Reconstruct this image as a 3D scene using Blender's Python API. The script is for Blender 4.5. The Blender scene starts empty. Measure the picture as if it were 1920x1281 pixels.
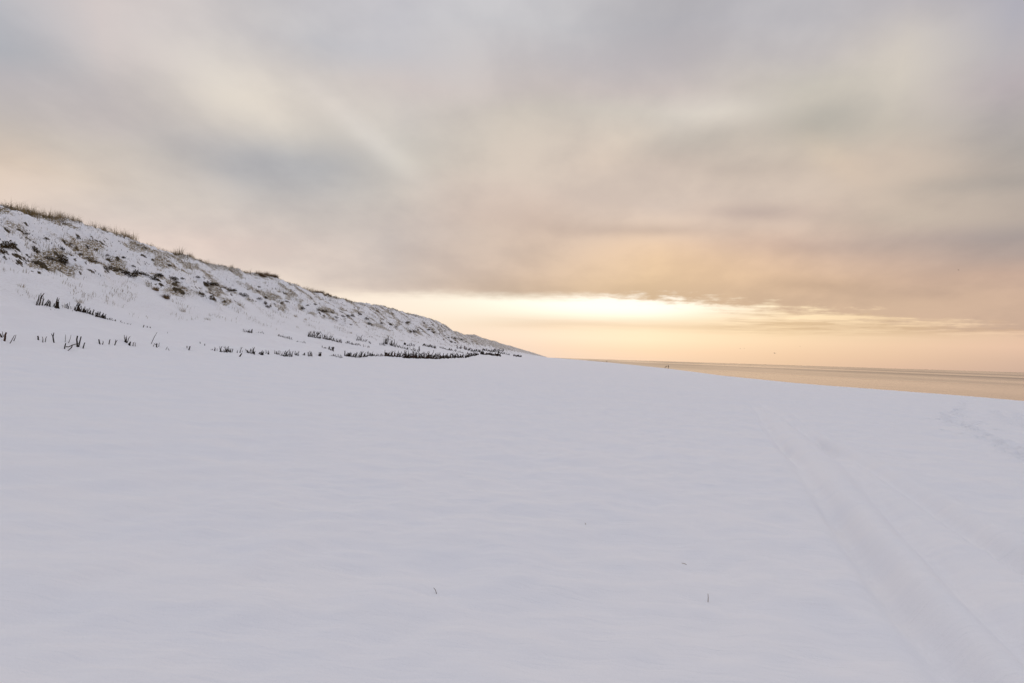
import bpy, math, random
import numpy as np
from mathutils import Matrix, Vector

random.seed(7)
rng = np.random.default_rng(11)
scene = bpy.context.scene
COL = scene.collection
R = math.radians

# ------------------------------------------------------------------ camera
# world: +Y runs along the beach, -X is the dune side, +X the sea, z = 0 is sea level
EYE = 7.5
PSI, THETA, ROLL = R(3.13), R(1.25), R(1.79)
f = Vector((-math.sin(PSI) * math.cos(THETA), math.cos(PSI) * math.cos(THETA), math.sin(THETA)))
r0 = Vector((math.cos(PSI), math.sin(PSI), 0.0))
u0 = r0.cross(f)
r_ = r0 * math.cos(ROLL) + u0 * math.sin(ROLL)
u_ = u0 * math.cos(ROLL) - r0 * math.sin(ROLL)
cam_data = bpy.data.cameras.new('camera')
cam_data.lens = 24
cam_data.sensor_width = 36
cam_data.clip_start = 0.05
cam_data.clip_end = 60000
cam = bpy.data.objects.new('camera', cam_data)
COL.objects.link(cam)
cam.matrix_world = Matrix(((r_.x, u_.x, -f.x, 0), (r_.y, u_.y, -f.y, 0), (r_.z, u_.z, -f.z, EYE), (0, 0, 0, 1)))
scene.camera = cam
FPX, CX, CY = 1280.0, 960.0, 640.5            # focal length and centre on the 1920 x 1281 photograph
Rv, Uv, Fv = np.array(r_), np.array(u_), np.array(f)


def ray(px, py):
    v = Fv + Rv * (px - CX) / FPX - Uv * (py - CY) / FPX
    return v / np.linalg.norm(v)


def project(p):
    v = np.array(p, float) - np.array((0, 0, EYE))
    d = v @ Fv
    return CX + FPX * (v @ Rv) / d, CY - FPX * (v @ Uv) / d


def azel(px, py):
    v = ray(px, py)
    return math.degrees(math.atan2(v[0], v[1])), math.degrees(math.asin(v[2]))


def direction(az, el):
    a, e = R(az), R(el)
    return np.array((math.sin(a) * math.cos(e), math.cos(a) * math.cos(e), math.sin(e)))


# ------------------------------------------------------------------ render settings
scene.view_settings.view_transform = 'Standard'
scene.view_settings.look = 'None'
scene.view_settings.exposure = 0.0
scene.view_settings.gamma = 1.0
scene.view_settings.use_curve_mapping = False
scene.render.engine = 'CYCLES'
scene.cycles.use_denoising = True
scene.cycles.max_bounces = 4
scene.cycles.diffuse_bounces = 2
scene.cycles.caustics_reflective = False
scene.cycles.caustics_refractive = False

# ------------------------------------------------------------------ sky
def lin(c):
    return [((x / 255.0) / 12.92 if x / 255.0 <= 0.04045 else ((x / 255.0 + 0.055) / 1.055) ** 2.4) for x in c]


GX = [0, 240, 480, 720, 960, 1200, 1440, 1680, 1920]
CLOUD = {
    0:   [(186,187,190),(208,200,197),(200,199,199),(198,197,201),(201,201,203),(189,188,190),(190,190,193),(193,190,191),(176,176,184)],
    80:  [(185,187,189),(207,199,195),(200,198,197),(196,197,200),(197,197,198),(186,186,189),(191,188,190),(203,198,190),(182,180,183)],
    160: [(197,191,189),(198,192,188),(214,208,198),(203,195,191),(203,196,193),(198,189,187),(200,196,186),(204,198,188),(186,178,178)],
    240: [(200,193,184),(197,190,186),(211,205,194),(203,199,192),(202,195,184),(207,202,191),(202,195,182),(196,189,177),(180,176,170)],
    320: [(216,201,184),(200,193,183),(184,183,182),(205,200,190),(210,200,187),(205,193,181),(204,192,178),(203,188,173),(180,172,163)],
    400: [(224,208,193),(218,208,194),(206,198,187),(199,191,180),(208,192,177),(214,199,183),(212,196,179),(197,185,167),(184,172,158)],
    460: [(226,209,192),(226,209,192),(224,208,190),(205,196,182),(206,189,168),(222,198,168),(215,190,165),(200,180,160),(178,166,153)],
    520: [(226,211,192),(226,211,192),(226,213,193),(211,199,181),(210,190,164),(221,196,158),(220,192,156),(208,182,153),(203,177,151)],
    560: [(228,213,194),(228,213,194),(228,214,194),(208,194,174),(206,187,160),(208,186,150),(207,182,149),(205,180,149),(205,179,150)],
    640: [(228,213,194),(228,213,194),(226,212,190),(206,190,168),(205,186,158),(208,186,150),(207,182,149),(205,180,149),(205,179,150)],
}
CLEAR = {
    540: [(230,212,192),(234,216,194),(244,228,203),(254,240,213),(255,250,222),(255,253,236),(246,226,184),(228,200,160),(224,194,160)],
    575: [(232,214,192),(236,218,194),(246,230,204),(254,240,214),(256,250,222),(258,256,240),(244,222,178),(226,198,157),(222,192,158)],
    605: [(232,212,190),(236,216,192),(246,226,198),(250,232,202),(247,229,197),(250,230,190),(246,220,174),(228,200,157),(222,192,158)],
    630: [(232,210,188),(234,212,188),(240,218,190),(248,226,196),(249,228,197),(255,239,199),(252,227,180),(238,210,167),(230,197,161)],
    655: [(230,206,184),(232,208,184),(236,212,184),(242,218,188),(243,219,189),(249,222,181),(246,213,170),(240,205,165),(231,196,162)],
    672: [(226,202,182),(228,204,182),(232,208,182),(238,214,186),(242,218,188),(245,215,178),(239,207,164),(231,198,159),(220,188,156)],
    692: [(224,200,180),(226,202,180),(230,206,180),(236,212,184),(240,216,186),(240,210,172),(232,200,158),(224,190,155),(209,179,150)],
}


def grid_color(tab, px, py):
    ys = sorted(tab)
    py = min(max(py, ys[0]), ys[-1]); px = min(max(px, 0), 1920)
    j = max(i for i in range(len(ys) - 1) if ys[i] <= py) if py < ys[-1] else len(ys) - 2
    t = (py - ys[j]) / (ys[j + 1] - ys[j])
    i = min(int(px // 240), 7); s = (px - 240 * i) / 240
    q = lambda a, b, k: np.array(a, float) * (1 - k) + np.array(b, float) * k
    c = q(q(tab[ys[j]][i], tab[ys[j]][i + 1], s), q(tab[ys[j + 1]][i], tab[ys[j + 1]][i + 1], s), t)
    return lin(c)


SUN_AZ, SUN_EL = azel(1180, 575)
world = bpy.data.worlds.new('World')
scene.world = world
world.use_nodes = True
world.cycles.sampling_method = 'MANUAL'
world.cycles.sample_map_resolution = 512
nt = world.node_tree
nt.nodes.clear()


class NT:
    """small helper for node maths"""
    def __init__(self, tree):
        self.t = tree

    def node(self, kind, **kw):
        n = self.t.nodes.new(kind)
        for k, v in kw.items():
            setattr(n, k, v)
        return n

    def put(self, sock, v):
        if isinstance(v, bpy.types.NodeSocket):
            self.t.links.new(v, sock)
        elif v is not None:
            sock.default_value = v

    def m(self, op, a, b=None, c=None, clamp=False):
        n = self.node('ShaderNodeMath', operation=op, use_clamp=clamp)
        for s, v in zip(n.inputs, (a, b, c)):
            self.put(s, v)
        return n.outputs[0]

    def sstep(self, v, a, b, lo=0.0, hi=1.0, kind='SMOOTHSTEP'):
        n = self.node('ShaderNodeMapRange', interpolation_type=kind)
        for s, x in zip(n.inputs, (v, a, b, lo, hi)):
            self.put(s, x)
        return n.outputs[0]

    def mix(self, fac, a, b, blend='MIX'):
        n = self.node('ShaderNodeMix', data_type='RGBA', blend_type=blend)
        n.clamp_factor = True
        self.put(n.inputs[0], fac)
        for s, x in ((n.inputs[6], a), (n.inputs[7], b)):
            if isinstance(x, (list, tuple)) and len(x) == 3:
                x = (*x, 1)
            self.put(s, x)
        return n.outputs[2]

    def ramp(self, fac, stops, interp='LINEAR'):
        n = self.node('ShaderNodeValToRGB')
        n.color_ramp.interpolation = interp
        el = n.color_ramp.elements
        while len(el) < len(stops):
            el.new(0.5)
        for e, (p, c) in zip(el, stops):
            e.position = p
        for e, (p, c) in zip(el, stops):
            e.color = (*c, 1)
        self.put(n.inputs[0], fac)
        return n.outputs[0]

    def noise(self, vec, scale, detail=3, rough=0.5, dist=0.0, dim='3D'):
        n = self.node('ShaderNodeTexNoise', noise_dimensions=dim)
        n.inputs['Scale'].default_value = scale
        n.inputs['Detail'].default_value = detail
        n.inputs['Roughness'].default_value = rough
        n.inputs['Distortion'].default_value = dist
        self.put(n.inputs['Vector'], vec)
        return n.outputs['Fac']

    def xyz(self, x, y, z=0.0):
        n = self.node('ShaderNodeCombineXYZ')
        for s, v in zip(n.inputs, (x, y, z)):
            self.put(s, v)
        return n.outputs[0]


W = NT(nt)
tc = W.node('ShaderNodeTexCoord')
sep = W.node('ShaderNodeSeparateXYZ')
nt.links.new(tc.outputs['Generated'], sep.inputs[0])
dx, dy, dz = sep.outputs
DEG = 180 / math.pi
az = W.m('MULTIPLY', W.m('ARCTAN2', dx, dy), DEG)
el = W.m('MULTIPLY', W.m('ARCSINE', dz), DEG)
# cloud deck seen in perspective: coordinates on a plane overhead
zz = W.m('ADD', W.m('MAXIMUM', dz, 0.0), 0.28)
cx_ = W.m('DIVIDE', dx, zz); cy_ = W.m('DIVIDE', dy, zz)
n1 = W.noise(W.xyz(cx_, cy_), 1.5, 2, 0.5, dim='2D')
n2 = W.noise(W.xyz(W.m('ADD', cx_, 17.3), cy_), 1.6, 2, 0.5, dim='2D')
grow = W.sstep(el, 3.0, 16.0, 0.15, 1.0)
azw = W.m('ADD', az, W.m('MULTIPLY', W.m('MULTIPLY', W.m('SUBTRACT', n1, 0.5), 9.0), grow))
elw = W.m('ADD', el, W.m('MULTIPLY', W.m('MULTIPLY', W.m('SUBTRACT', n2, 0.5), 5.0), grow))

def stretch(tab, k):
    out = {}
    for y, row in tab.items():
        mean = np.mean(np.array(row, float), axis=0)
        out[y] = [tuple(np.clip(mean + (np.array(c, float) - mean) * k, 0, 255)) for c in row]
    return out


def hue(y):
    t = min(max((y - 330) / 150.0, 0), 1)
    return np.array((1.0 + t, -0.5, 1.0 + 7 * t))


CLOUD = {y: [tuple(np.array(c) + hue(y)) for c in row] for y, row in stretch(CLOUD, 1.15).items()}
AZC = [-41, -34, -27, -20, -13, -7, -2, 3, 8, 13, 19, 26, 34]
ZEN = lin((219, 218, 224))      # unseen zenith, raised to brighten the snow; overcast is brightest overhead
BACK_H = lin((152, 156, 174))


def columns(tab, els, top):
    SPAN = 63.0 if top else 12.0
    fac = W.m('DIVIDE', W.m('ADD', elw if top else el, 3.0), SPAN, clamp=True)
    out = None
    for i, a in enumerate(AZC):
        stops = []
        for e in els:
            d = direction(a, e)
            px, py = project(d * 1000 + np.array((0, 0, EYE)))
            stops.append(((e + 3.0) / SPAN, grid_color(tab, px, py)))
        if top:
            stops += [((42 + 3) / SPAN, [0.5 * x + 0.5 * y for x, y in zip(stops[-1][1], ZEN)]), ((60 + 3) / SPAN, ZEN)]
        c = W.ramp(fac, stops, 'LINEAR')
        out = c if out is None else W.mix(W.sstep(azw if top else az, AZC[i - 1], a, kind='LINEAR'), out, c)
    return out


CLEAR = {k: [(r, g - 1, min(b + 8, 255)) for r, g, b in v] for k, v in CLEAR.items()}
deck = columns(CLOUD, [3.5, 5, 6.5, 8, 9.5, 11, 13, 15, 17, 19, 21, 23.5, 26, 29, 32], True)
clear = columns(CLEAR, [-0.8, 0.0, 0.8, 1.7, 2.6, 3.5, 4.4, 5.5, 7.0], False)


def blob(col, px, py, sx, sy, ang, tint):
    """a soft cloud patch or gap at a fixed direction of the sky; multiplies the deck"""
    a0, e0 = azel(px, py)
    k = DEG / FPX
    ca, sa = math.cos(R(ang)), math.sin(R(ang))
    def axis(p, q, w):
        n = W.node('ShaderNodeVectorMath', operation='DOT_PRODUCT')
        nt.links.new(dirp, n.inputs[0])
        n.inputs[1].default_value = (p / (w * k), q / (w * k), -(p * a0 + q * e0) / (w * k))
        return n.outputs['Value']
    u = axis(ca, -sa, sx); v = axis(sa, ca, sy)
    g = W.m('EXPONENT', W.m('MULTIPLY', W.m('MULTIPLY_ADD', u, u, W.m('MULTIPLY', v, v)), -1.0))
    return W.mix(g, col, tint, 'MULTIPLY')


dirp = W.xyz(W.m('ADD', az, W.m('MULTIPLY', W.m('SUBTRACT', n2, 0.5), 2.0)), W.m('ADD', el, W.m('MULTIPLY', W.m('SUBTRACT', n1, 0.5), 1.5)), 1.0)
for b in [
    (500, 185, 150, 60, 18, (1.08, 1.07, 1.05)), (695, 265, 110, 22, 33, (1.11, 1.11, 1.11)), (765, 305, 70, 40, 40, (1.05, 1.05, 1.04)), (430, 130, 150, 60, 25, (1.03, 1.03, 1.02)),
    (530, 315, 170, 42, 0, (0.86, 0.89, 0.94)), (60, 60, 130, 90, 0, (0.97, 0.98, 1.0)), (660, 105, 170, 40, -6, (0.95, 0.96, 0.98)),
    (1370, 218, 95, 28, 0, (1.12, 1.12, 1.12)), (1145, 285, 70, 30, -20, (1.07, 1.06, 1.04)), (1550, 232, 80, 34, 0, (0.88, 0.90, 0.91)),
    (1290, 275, 100, 26, -8, (0.90, 0.91, 0.92)), (1380, 318, 110, 26, 5, (0.93, 0.93, 0.94)), (1560, 300, 70, 30, 35, (1.05, 1.03, 1.0)),
    (1620, 120, 140, 60, -10, (1.04, 1.03, 1.01)), (1380, 22, 170, 50, 0, (0.98, 0.98, 0.985)), (1240, 20, 130, 45, 0, (0.97, 0.97, 0.97)),
    (1420, 404, 110, 13, 2, (0.88, 0.88, 0.91)), (1220, 436, 120, 12, 1, (0.86, 0.86, 0.88)), (1480, 462, 90, 16, 4, (0.93, 0.93, 0.94)),
    (1010, 415, 110, 26, 8, (0.92, 0.92, 0.93)), (1850, 452, 190, 20, 0, (0.86, 0.88, 0.92)), (1840, 348, 130, 18, 0, (0.91, 0.93, 0.95)),
    (820, 460, 130, 40, 12, (0.97, 0.97, 0.98)), (1540, 540, 90, 12, 2, (0.93, 0.93, 0.93)), (1000, 540, 260, 16, 2, (0.94, 0.94, 0.94)),
    (1700, 555, 80, 10, 2, (0.94, 0.94, 0.95)), (1260, 490, 150, 30, 4, (1.04, 1.03, 1.0)),
]:
    deck = blob(deck, *b[:5], tuple(t ** 1.35 for t in b[5]))
# fine cloud texture, streaked by perspective
ns = W.noise(W.xyz(cx_, W.m('MULTIPLY', cy_, 0.8)), 3.2, 5, 0.55, dim='2D')
deck = W.mix(1.0, deck, W.mix(W.sstep(ns, 0.3, 0.7, 0.0, 1.0), (0.915, 0.916, 0.928), (1.045, 1.04, 1.03)), 'MULTIPLY')

# streaks low over the sea
st = W.noise(W.xyz(W.m('MULTIPLY', az, 0.16), W.m('MULTIPLY', el, 2.6)), 1.0, 5, 0.62, dim='2D')
st2 = W.noise(W.xyz(W.m('MULTIPLY', az, 0.10), W.m('MULTIPLY_ADD', el, 1.5, 37.0)), 1.0, 3, 0.55, dim='2D')
# thin veil below the bright gap
ve = azel(1120, 606)[1]
vband = W.m('POWER', math.e, W.m('MULTIPLY', W.m('POWER', W.m('DIVIDE', W.m('SUBTRACT', el, W.m('ADD', ve - 0.10, W.m('MULTIPLY', W.m('SUBTRACT', st2, 0.5), 0.7))), 0.42), 2.0), -1.0))
vaz = W.m('MULTIPLY', W.sstep(az, azel(820, 606)[0], azel(1080, 606)[0]), W.sstep(az, azel(1800, 606)[0], azel(1450, 606)[0], 0.35, 1.0))
clear = W.mix(W.m('MULTIPLY', W.m('MULTIPLY', vband, vaz), 0.95), clear, W.mix(1.0, clear, (0.85, 0.82, 0.80), 'MULTIPLY'))
# streaks across the gap to the right of the sun
rgt = W.sstep(az, azel(1260, 580)[0], azel(1480, 580)[0])
lowk = W.m('MULTIPLY', W.sstep(el, 2.0, 3.2), rgt)
clear = W.mix(W.m('MULTIPLY', W.sstep(st, 0.49, 0.60), W.m('MULTIPLY', lowk, 0.9)), clear, W.mix(1.0, clear, (0.84, 0.81, 0.78), 'MULTIPLY'))
clear = W.mix(W.m('MULTIPLY', W.sstep(st, 0.47, 0.36), W.m('MULTIPLY', lowk, 0.9)), clear, W.mix(1.0, clear, (1.16, 1.18, 1.16), 'MULTIPLY'))
# the sun glows through the gap
ga, ge = SUN_AZ, SUN_EL
gq = W.m('ADD', W.m('POWER', W.m('DIVIDE', W.m('SUBTRACT', az, ga - 1.5), 8.0), 2.0), W.m('POWER', W.m('DIVIDE', W.m('SUBTRACT', el, ge), 0.85), 2.0))
glow = W.m('POWER', math.e, W.m('MULTIPLY', gq, -1.0))
clear = W.mix(W.m('MULTIPLY', glow, 0.85), clear, (1.20, 1.14, 0.99))

# lower edge of the cloud deck, ragged towards the right
EDGE = [(300, 505), (500, 533), (600, 545), (720, 550), (860, 552), (1000, 556), (1150, 557), (1250, 561), (1350, 568), (1450, 575), (1560, 588), (1700, 600), (1920, 617)]
ee = [azel(*p) for p in EDGE]
lo_, hi_ = 0.0, 12.0
edge = W.m('MULTIPLY', W.ramp(W.sstep(az, ee[0][0], ee[-1][0], kind='LINEAR'), [((a - ee[0][0]) / (ee[-1][0] - ee[0][0]), (e / hi_,) * 3) for a, e in ee]), hi_)
ragg = W.sstep(az, azel(1000, 560)[0], azel(1300, 560)[0], 0.55, 2.2)
st3 = W.noise(W.xyz(W.m('MULTIPLY', az, 0.55), W.m('MULTIPLY_ADD', el, 1.9, 11.0)), 1.0, 4, 0.6, dim='2D')
d_edge = W.m('ADD', W.m('ADD', W.m('SUBTRACT', el, edge), W.m('MULTIPLY', W.m('SUBTRACT', st3, 0.5), W.m('MULTIPLY', ragg, 0.8))), W.m('MULTIPLY', W.m('SUBTRACT', W.m('ADD', W.m('MULTIPLY', st, 0.6), W.m('MULTIPLY', st2, 0.4)), 0.5), ragg))
soft = W.sstep(az, azel(480, 530)[0], azel(700, 550)[0], 1.5, 0.55)
cover = W.sstep(W.m('DIVIDE', d_edge, soft), -1.0, 1.0)
sky = W.mix(cover, clear, deck)
# away from the sun the unseen sky is darkened low down for snow relief
back = W.ramp(W.m('DIVIDE', el, 90.0, clamp=True), [(0.0, BACK_H), (0.25, lin((172, 174, 189))), (0.62, ZEN), (1.0, ZEN)])
away = W.sstep(W.m('ABSOLUTE', W.m('SUBTRACT', az, SUN_AZ)), 45.0, 120.0)
sky = W.mix(away, sky, back)
# the clear sky that shines through thin cloud
nish = W.node('ShaderNodeTexSky', sky_type='NISHITA', sun_disc=False)
nish.sun_elevation = R(SUN_EL)
nish.sun_rotation = R(SUN_AZ)
nish.air_density = 1.0
nish.dust_density = 2.0
nsc = W.mix(1.0, nish.outputs[0], (0.10, 0.10, 0.10), 'MULTIPLY')
sky = W.mix(0.02, sky, nsc)
bg = W.node('ShaderNodeBackground')
bg.inputs['Strength'].default_value = 1.0
nt.links.new(sky, bg.inputs['Color'])
wo = W.node('ShaderNodeOutputWorld')
nt.links.new(bg.outputs[0], wo.inputs['Surface'])

# ------------------------------------------------------------------ sun (veiled)
sd = bpy.data.lights.new('sun', 'SUN')
sd.energy = 0.6
sd.angle = R(62)
sd.color = (1.0, 0.67, 0.42)
sun = bpy.data.objects.new('sun', sd)
COL.objects.link(sun)
sv = Vector(direction(SUN_AZ, SUN_EL))
sun.rotation_euler = sv.to_track_quat('Z', 'Y').to_euler()


# ------------------------------------------------------------------ noise in numpy
_perm = np.random.default_rng(5).permutation(4096)
_ang = np.random.default_rng(6).random(4096) * 2 * np.pi
_gx, _gy = np.cos(_ang), np.sin(_ang)


def perlin(x, y, seed=0):
    x = np.asarray(x, float); y = np.asarray(y, float)
    xi = np.floor(x).astype(np.int64); yi = np.floor(y).astype(np.int64)
    xf = x - xi; yf = y - yi
    sx = xf * xf * xf * (xf * (xf * 6 - 15) + 10); sy = yf * yf * yf * (yf * (yf * 6 - 15) + 10)

    def g(ix, iy, fx, fy):
        h = _perm[(_perm[(ix + seed * 131) & 4095] + iy) & 4095]
        return _gx[h] * fx + _gy[h] * fy
    a = g(xi, yi, xf, yf); b = g(xi + 1, yi, xf - 1, yf)
    c = g(xi, yi + 1, xf, yf - 1); d = g(xi + 1, yi + 1, xf - 1, yf - 1)
    return ((a + sx * (b - a)) * (1 - sy) + (c + sx * (d - c)) * sy) * 1.5


def fbm(x, y, seed=0, octaves=4, gain=0.5):
    t, a, k = 0, 1.0, 1.0
    for o in range(octaves):
        t = t + a * perlin(x * k, y * k, seed + o)
        a *= gain; k *= 2.03
    return t


def smooth(t):
    t = np.clip(t, 0, 1)
    return t * t * (3 - 2 * t)


# ------------------------------------------------------------------ terrain height
# lat = distance to the left of the line through the camera along the beach (= -x); heights relative to the eye
PL = [-400, -200, -120, -96, -84, -76, -70, -66, -60, -40, -20, -8, 0, 8, 15, 20, 23, 25.5, 28.5, 32, 35, 38, 41, 43.5, 45, 46.5, 49, 55, 75, 120, 300]
PZ = [-14, -11.5, -9.0, -8.0, -7.1, -5.9, -5.0, -4.45, -4.12, -3.22, -2.38, -1.88, -1.60, -1.33, -1.02, -0.72, -0.46, 0.30, 1.65, 3.45, 5.15, 7.05, 9.1, 10.65, 11.25, 11.5, 11.4, 10.6, 9.0, 8.0, 6.0]
_l = np.arange(-400, 300, 0.1)
_z = np.interp(_l, PL, PZ)
_k = np.exp(-0.5 * (np.arange(-25, 26) / 8.0) ** 2); _k /= _k.sum()
_z = np.convolve(np.pad(_z, 25, mode='edge'), _k, 'valid')
ES = [0, 95, 119, 148, 180, 264, 384, 768, 1500, 6000]
EZ = [-4.2, -3.96, -4.18, -4.5, -4.72, -4.8, -4.02, -3.3, -3.0, -2.6]
CS = [0, 56, 62, 72, 82, 91, 111, 122, 137, 175, 213, 240, 265, 285, 320, 443, 720, 1900, 6000]
CR = [.246, .246, .254, .246, .240, .240, .255, .241, .244, .257, .280, .292, .287, .262, .243, .264, .265, .27, .25]


def base_rel(s, lat):
    z = np.interp(lat, _l, _z)
    sl = np.log(np.maximum(s, 5.0))
    cr = np.interp(sl, np.log(np.maximum(CS, 5.0) + np.arange(len(CS)) * 1e-6), CR)
    ez = np.interp(sl, np.log(np.maximum(ES, 5.0) + np.arange(len(ES)) * 1e-6), EZ)
    z = z + (cr - 0.25) * 45.0 * smooth((lat - 30.0) / 14.0)
    z = z + (ez + 4.45) * smooth(-lat / 58.0) * smooth((lat + 110) / 40)
    return z


def unproject_base(px, py):
    d = ray(px, py)
    t = np.concatenate([np.arange(1.5, 80, 0.02), np.geomspace(80, 4000, 6000)])
    P = d[None, :] * t[:, None]
    h = base_rel(P[:, 1], -P[:, 0])
    i = np.argmax(P[:, 2] < h)
    return P[i, 1], -P[i, 0]


def track_fn(pts, deg):
    sl = [unproject_base(*p) for p in pts]
    return np.polyfit([a for a, b in sl], [b for a, b in sl], deg)


TR_A1 = track_fn([(1490, 865), (1525, 900), (1575, 965), (1610, 1010), (1650, 1055), (1685, 1100), (1725, 1155), (1760, 1210), (1805, 1275)], 1)
TR_A2 = track_fn([(1610, 900), (1700, 980), (1785, 1070), (1840, 1130), (1910, 1200)], 1)
TR_C = track_fn([(1560, 838), (1640, 885), (1740, 947), (1820, 994), (1895, 1035)], 1)

# foot and paw prints of a walker and a dog at the right
prints = []
def trail(pts, step, wid, depth, r):
    P = [unproject_base(*p) for p in pts]
    P = np.array(P)
    seg = np.r_[0, np.cumsum(np.hypot(*np.diff(P, axis=0).T))]
    n = int(seg[-1] / step)
    for k in range(n):
        q = k * step + rng.uniform(-0.15, 0.15)
        s = np.interp(q, seg, P[:, 0]); l = np.interp(q, seg, P[:, 1])
        prints.append((s + rng.normal(0, wid), l + rng.normal(0, wid) + (0.13 if k % 2 else -0.13), depth * rng.uniform(0.6, 1.2), r * rng.uniform(0.8, 1.25)))


trail([(1806, 748), (1799, 768), (1780, 778), (1771, 785), (1782, 792), (1800, 800), (1830, 811), (1860, 824), (1885, 838), (1915, 856), (1960, 884)], 0.66, 0.13, 0.14, 0.10)
trail([(1806, 779), (1780, 784), (1771, 787), (1790, 797), (1822, 808), (1850, 821), (1890, 842), (1925, 862)], 0.62, 0.40, 0.12, 0.08)
trail([(1840, 790), (1825, 797), (1818, 806)], 0.5, 0.06, 0.10, 0.09)
trail([(1862, 770), (1882, 786), (1900, 799)], 0.6, 0.06, 0.10, 0.09)
trail([(1900, 770), (1925, 806)], 0.6, 0.06, 0.10, 0.09)


def rough_mask(s, lat):
    n = fbm(s / 9.0, lat * 0 + 3.3, 40, 3) * 2.2 + perlin(s / 1.7, lat / 3.0, 43) * 0.6
    return smooth((lat - 33.9 - n) / 1.2)


def detail(s, lat):
    z = np.zeros_like(s)
    beach = 1 - smooth((lat - 19) / 6.0)
    far = np.clip(60.0 / np.maximum(np.abs(s), 60.0), 0, 1)
    # wide soft undulations, shallow hollows and wind ripples of the snow cover
    z += beach * 0.060 * fbm(s / 7.0, lat / 9.0, 1, 2) * far
    mid = 0.5 * (np.polyval(TR_A1, s) + np.polyval(TR_A2, s))
    calm = 1 - 0.7 * (1 - smooth((s - 18) / 30.0)) * np.maximum(np.exp(-((lat - mid) / 0.55) ** 4), np.exp(-((lat - np.polyval(TR_C, s)) / 0.4) ** 4))
    z += beach * calm * 0.047 * fbm(s / 0.95 + 0.3 * lat, lat / 0.8, 4, 3)
    z += beach * 0.008 * fbm(s / 0.17 + 0.25 * lat, lat / 0.5, 8, 2) * smooth((fbm(s / 2.6, lat / 3.5, 9, 2) + 0.5) / 0.9)
    # drifts at the dune foot
    toe = smooth((lat - 17) / 5.0) * (1 - smooth((lat - 32) / 4.0))
    z += toe * (0.20 * fbm(s / 7.0, lat / 2.2, 14, 3) + 0.02 * fbm(s / 0.8, lat / 0.7, 18, 2))
    # hummocks of the old vegetated face
    rm = rough_mask(s, lat)
    back = 1 - smooth((lat - 49) / 6.0) * 0.7
    hum = np.abs(fbm(s / 1.5 + 0.2 * lat, lat / 1.1, 22, 3)) ** 0.8
    hum2 = fbm(s / 0.50, lat / 0.42, 27, 3)
    big = fbm(s / 6.5, lat / 4.0, 31, 2)
    z += rm * back * (0.34 * (hum - 0.35) + 0.15 * hum2 + 0.40 * big)
    # small broken scarp where the face begins
    z += 0.42 * rm * smooth((perlin(s / 5.0, lat / 8.0, 50) + 0.15) / 0.4) * (1 - smooth((lat - 37) / 5.0))
    # uneven crest line, coarser bumps farther along the dune
    z += smooth((lat - 40.5) / 4.0) * (0.35 * fbm(s / 14.0, lat / 30.0, 97, 3) + 0.9 * smooth((s - 130) / 120) * fbm(s / 55.0, lat / 60.0, 101, 3))
    # ruts of a vehicle, drifted over
    fade = (1 - smooth((s - 8) / 40.0)) * (lat < 6) * (0.9 + 0.35 * perlin(s / 4.0, s * 0 + 2.5, 62))
    wob = 0.03 * perlin(s / 1.3, s * 0 + 0.5, 60)
    for poly, dep, wd in ((TR_A1, 0.22, 0.16), (TR_A2, 0.13, 0.15), (TR_C, 0.15, 0.14)):
        dl = lat - np.polyval(poly, s) - wob
        z -= fade * dep * np.exp(-(dl / wd) ** 2) * (0.92 + 0.2 * perlin(s / 1.6, s * 0 + dep * 90, 61))
    dl = lat - 0.5 * (np.polyval(TR_A1, s) + np.polyval(TR_A2, s)) - wob
    z += fade * 0.075 * np.exp(-(dl / 0.21) ** 2)
    dl = lat - np.polyval(TR_C, s) - 0.32 * -1 - wob
    z += fade * 0.05 * np.exp(-(dl / 0.16) ** 2)
    return z


def height(s, lat):
    s = np.asarray(s, float); lat = np.asarray(lat, float)
    return EYE + base_rel(s, lat) + detail(s, lat)


_T = np.concatenate([np.arange(1.5, 80, 0.05), np.geomspace(80, 3000, 3000)])


def ground(px, py):
    """point of the terrain seen at a pixel of the photograph"""
    d = ray(px, py)
    gap = d[2] * _T - base_rel(d[1] * _T, -d[0] * _T)
    near = np.nonzero(gap < 0.75)[0]
    t = _T[near[0]:] if len(near) else _T[-2:]
    for n_pts in (260, 900, len(t)):
        q = t[:n_pts]
        h = height(d[1] * q, -d[0] * q)
        below = d[2] * q + EYE < h
        if below.any():
            break
    i = int(np.argmax(below)) if below.any() else len(q) - 1
    return Vector((d[0] * q[i], d[1] * q[i], float(h[i]))), float(q[i])


# ------------------------------------------------------------------ materials
def material(name):
    m = bpy.data.materials.new(name)
    m.use_nodes = True
    m.node_tree.nodes.clear()
    n = NT(m.node_tree)
    b = n.node('ShaderNodeBsdfPrincipled')
    o = n.node('ShaderNodeOutputMaterial')
    m.node_tree.links.new(b.outputs[0], o.inputs['Surface'])
    return m, n, b


def bump(n, height_, strength, dist, prev=None):
    b = n.node('ShaderNodeBump')
    b.inputs['Strength'].default_value = strength
    b.inputs['Distance'].default_value = dist
    n.put(b.inputs['Height'], height_)
    if prev is not None:
        n.put(b.inputs['Normal'], prev)
    return b.outputs[0]


SNOW_C = (0.915, 0.914, 0.935)


def pos_scaled(n, sx, sy, sz):
    g = n.node('ShaderNodeNewGeometry')
    mp = n.node('ShaderNodeMapping')
    mp.inputs['Scale'].default_value = (sx, sy, sz)
    mp.inputs['Rotation'].default_value = (0, 0, R(12))
    n.put(mp.inputs['Vector'], g.outputs['Position'])
    return mp.outputs[0]


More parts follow.
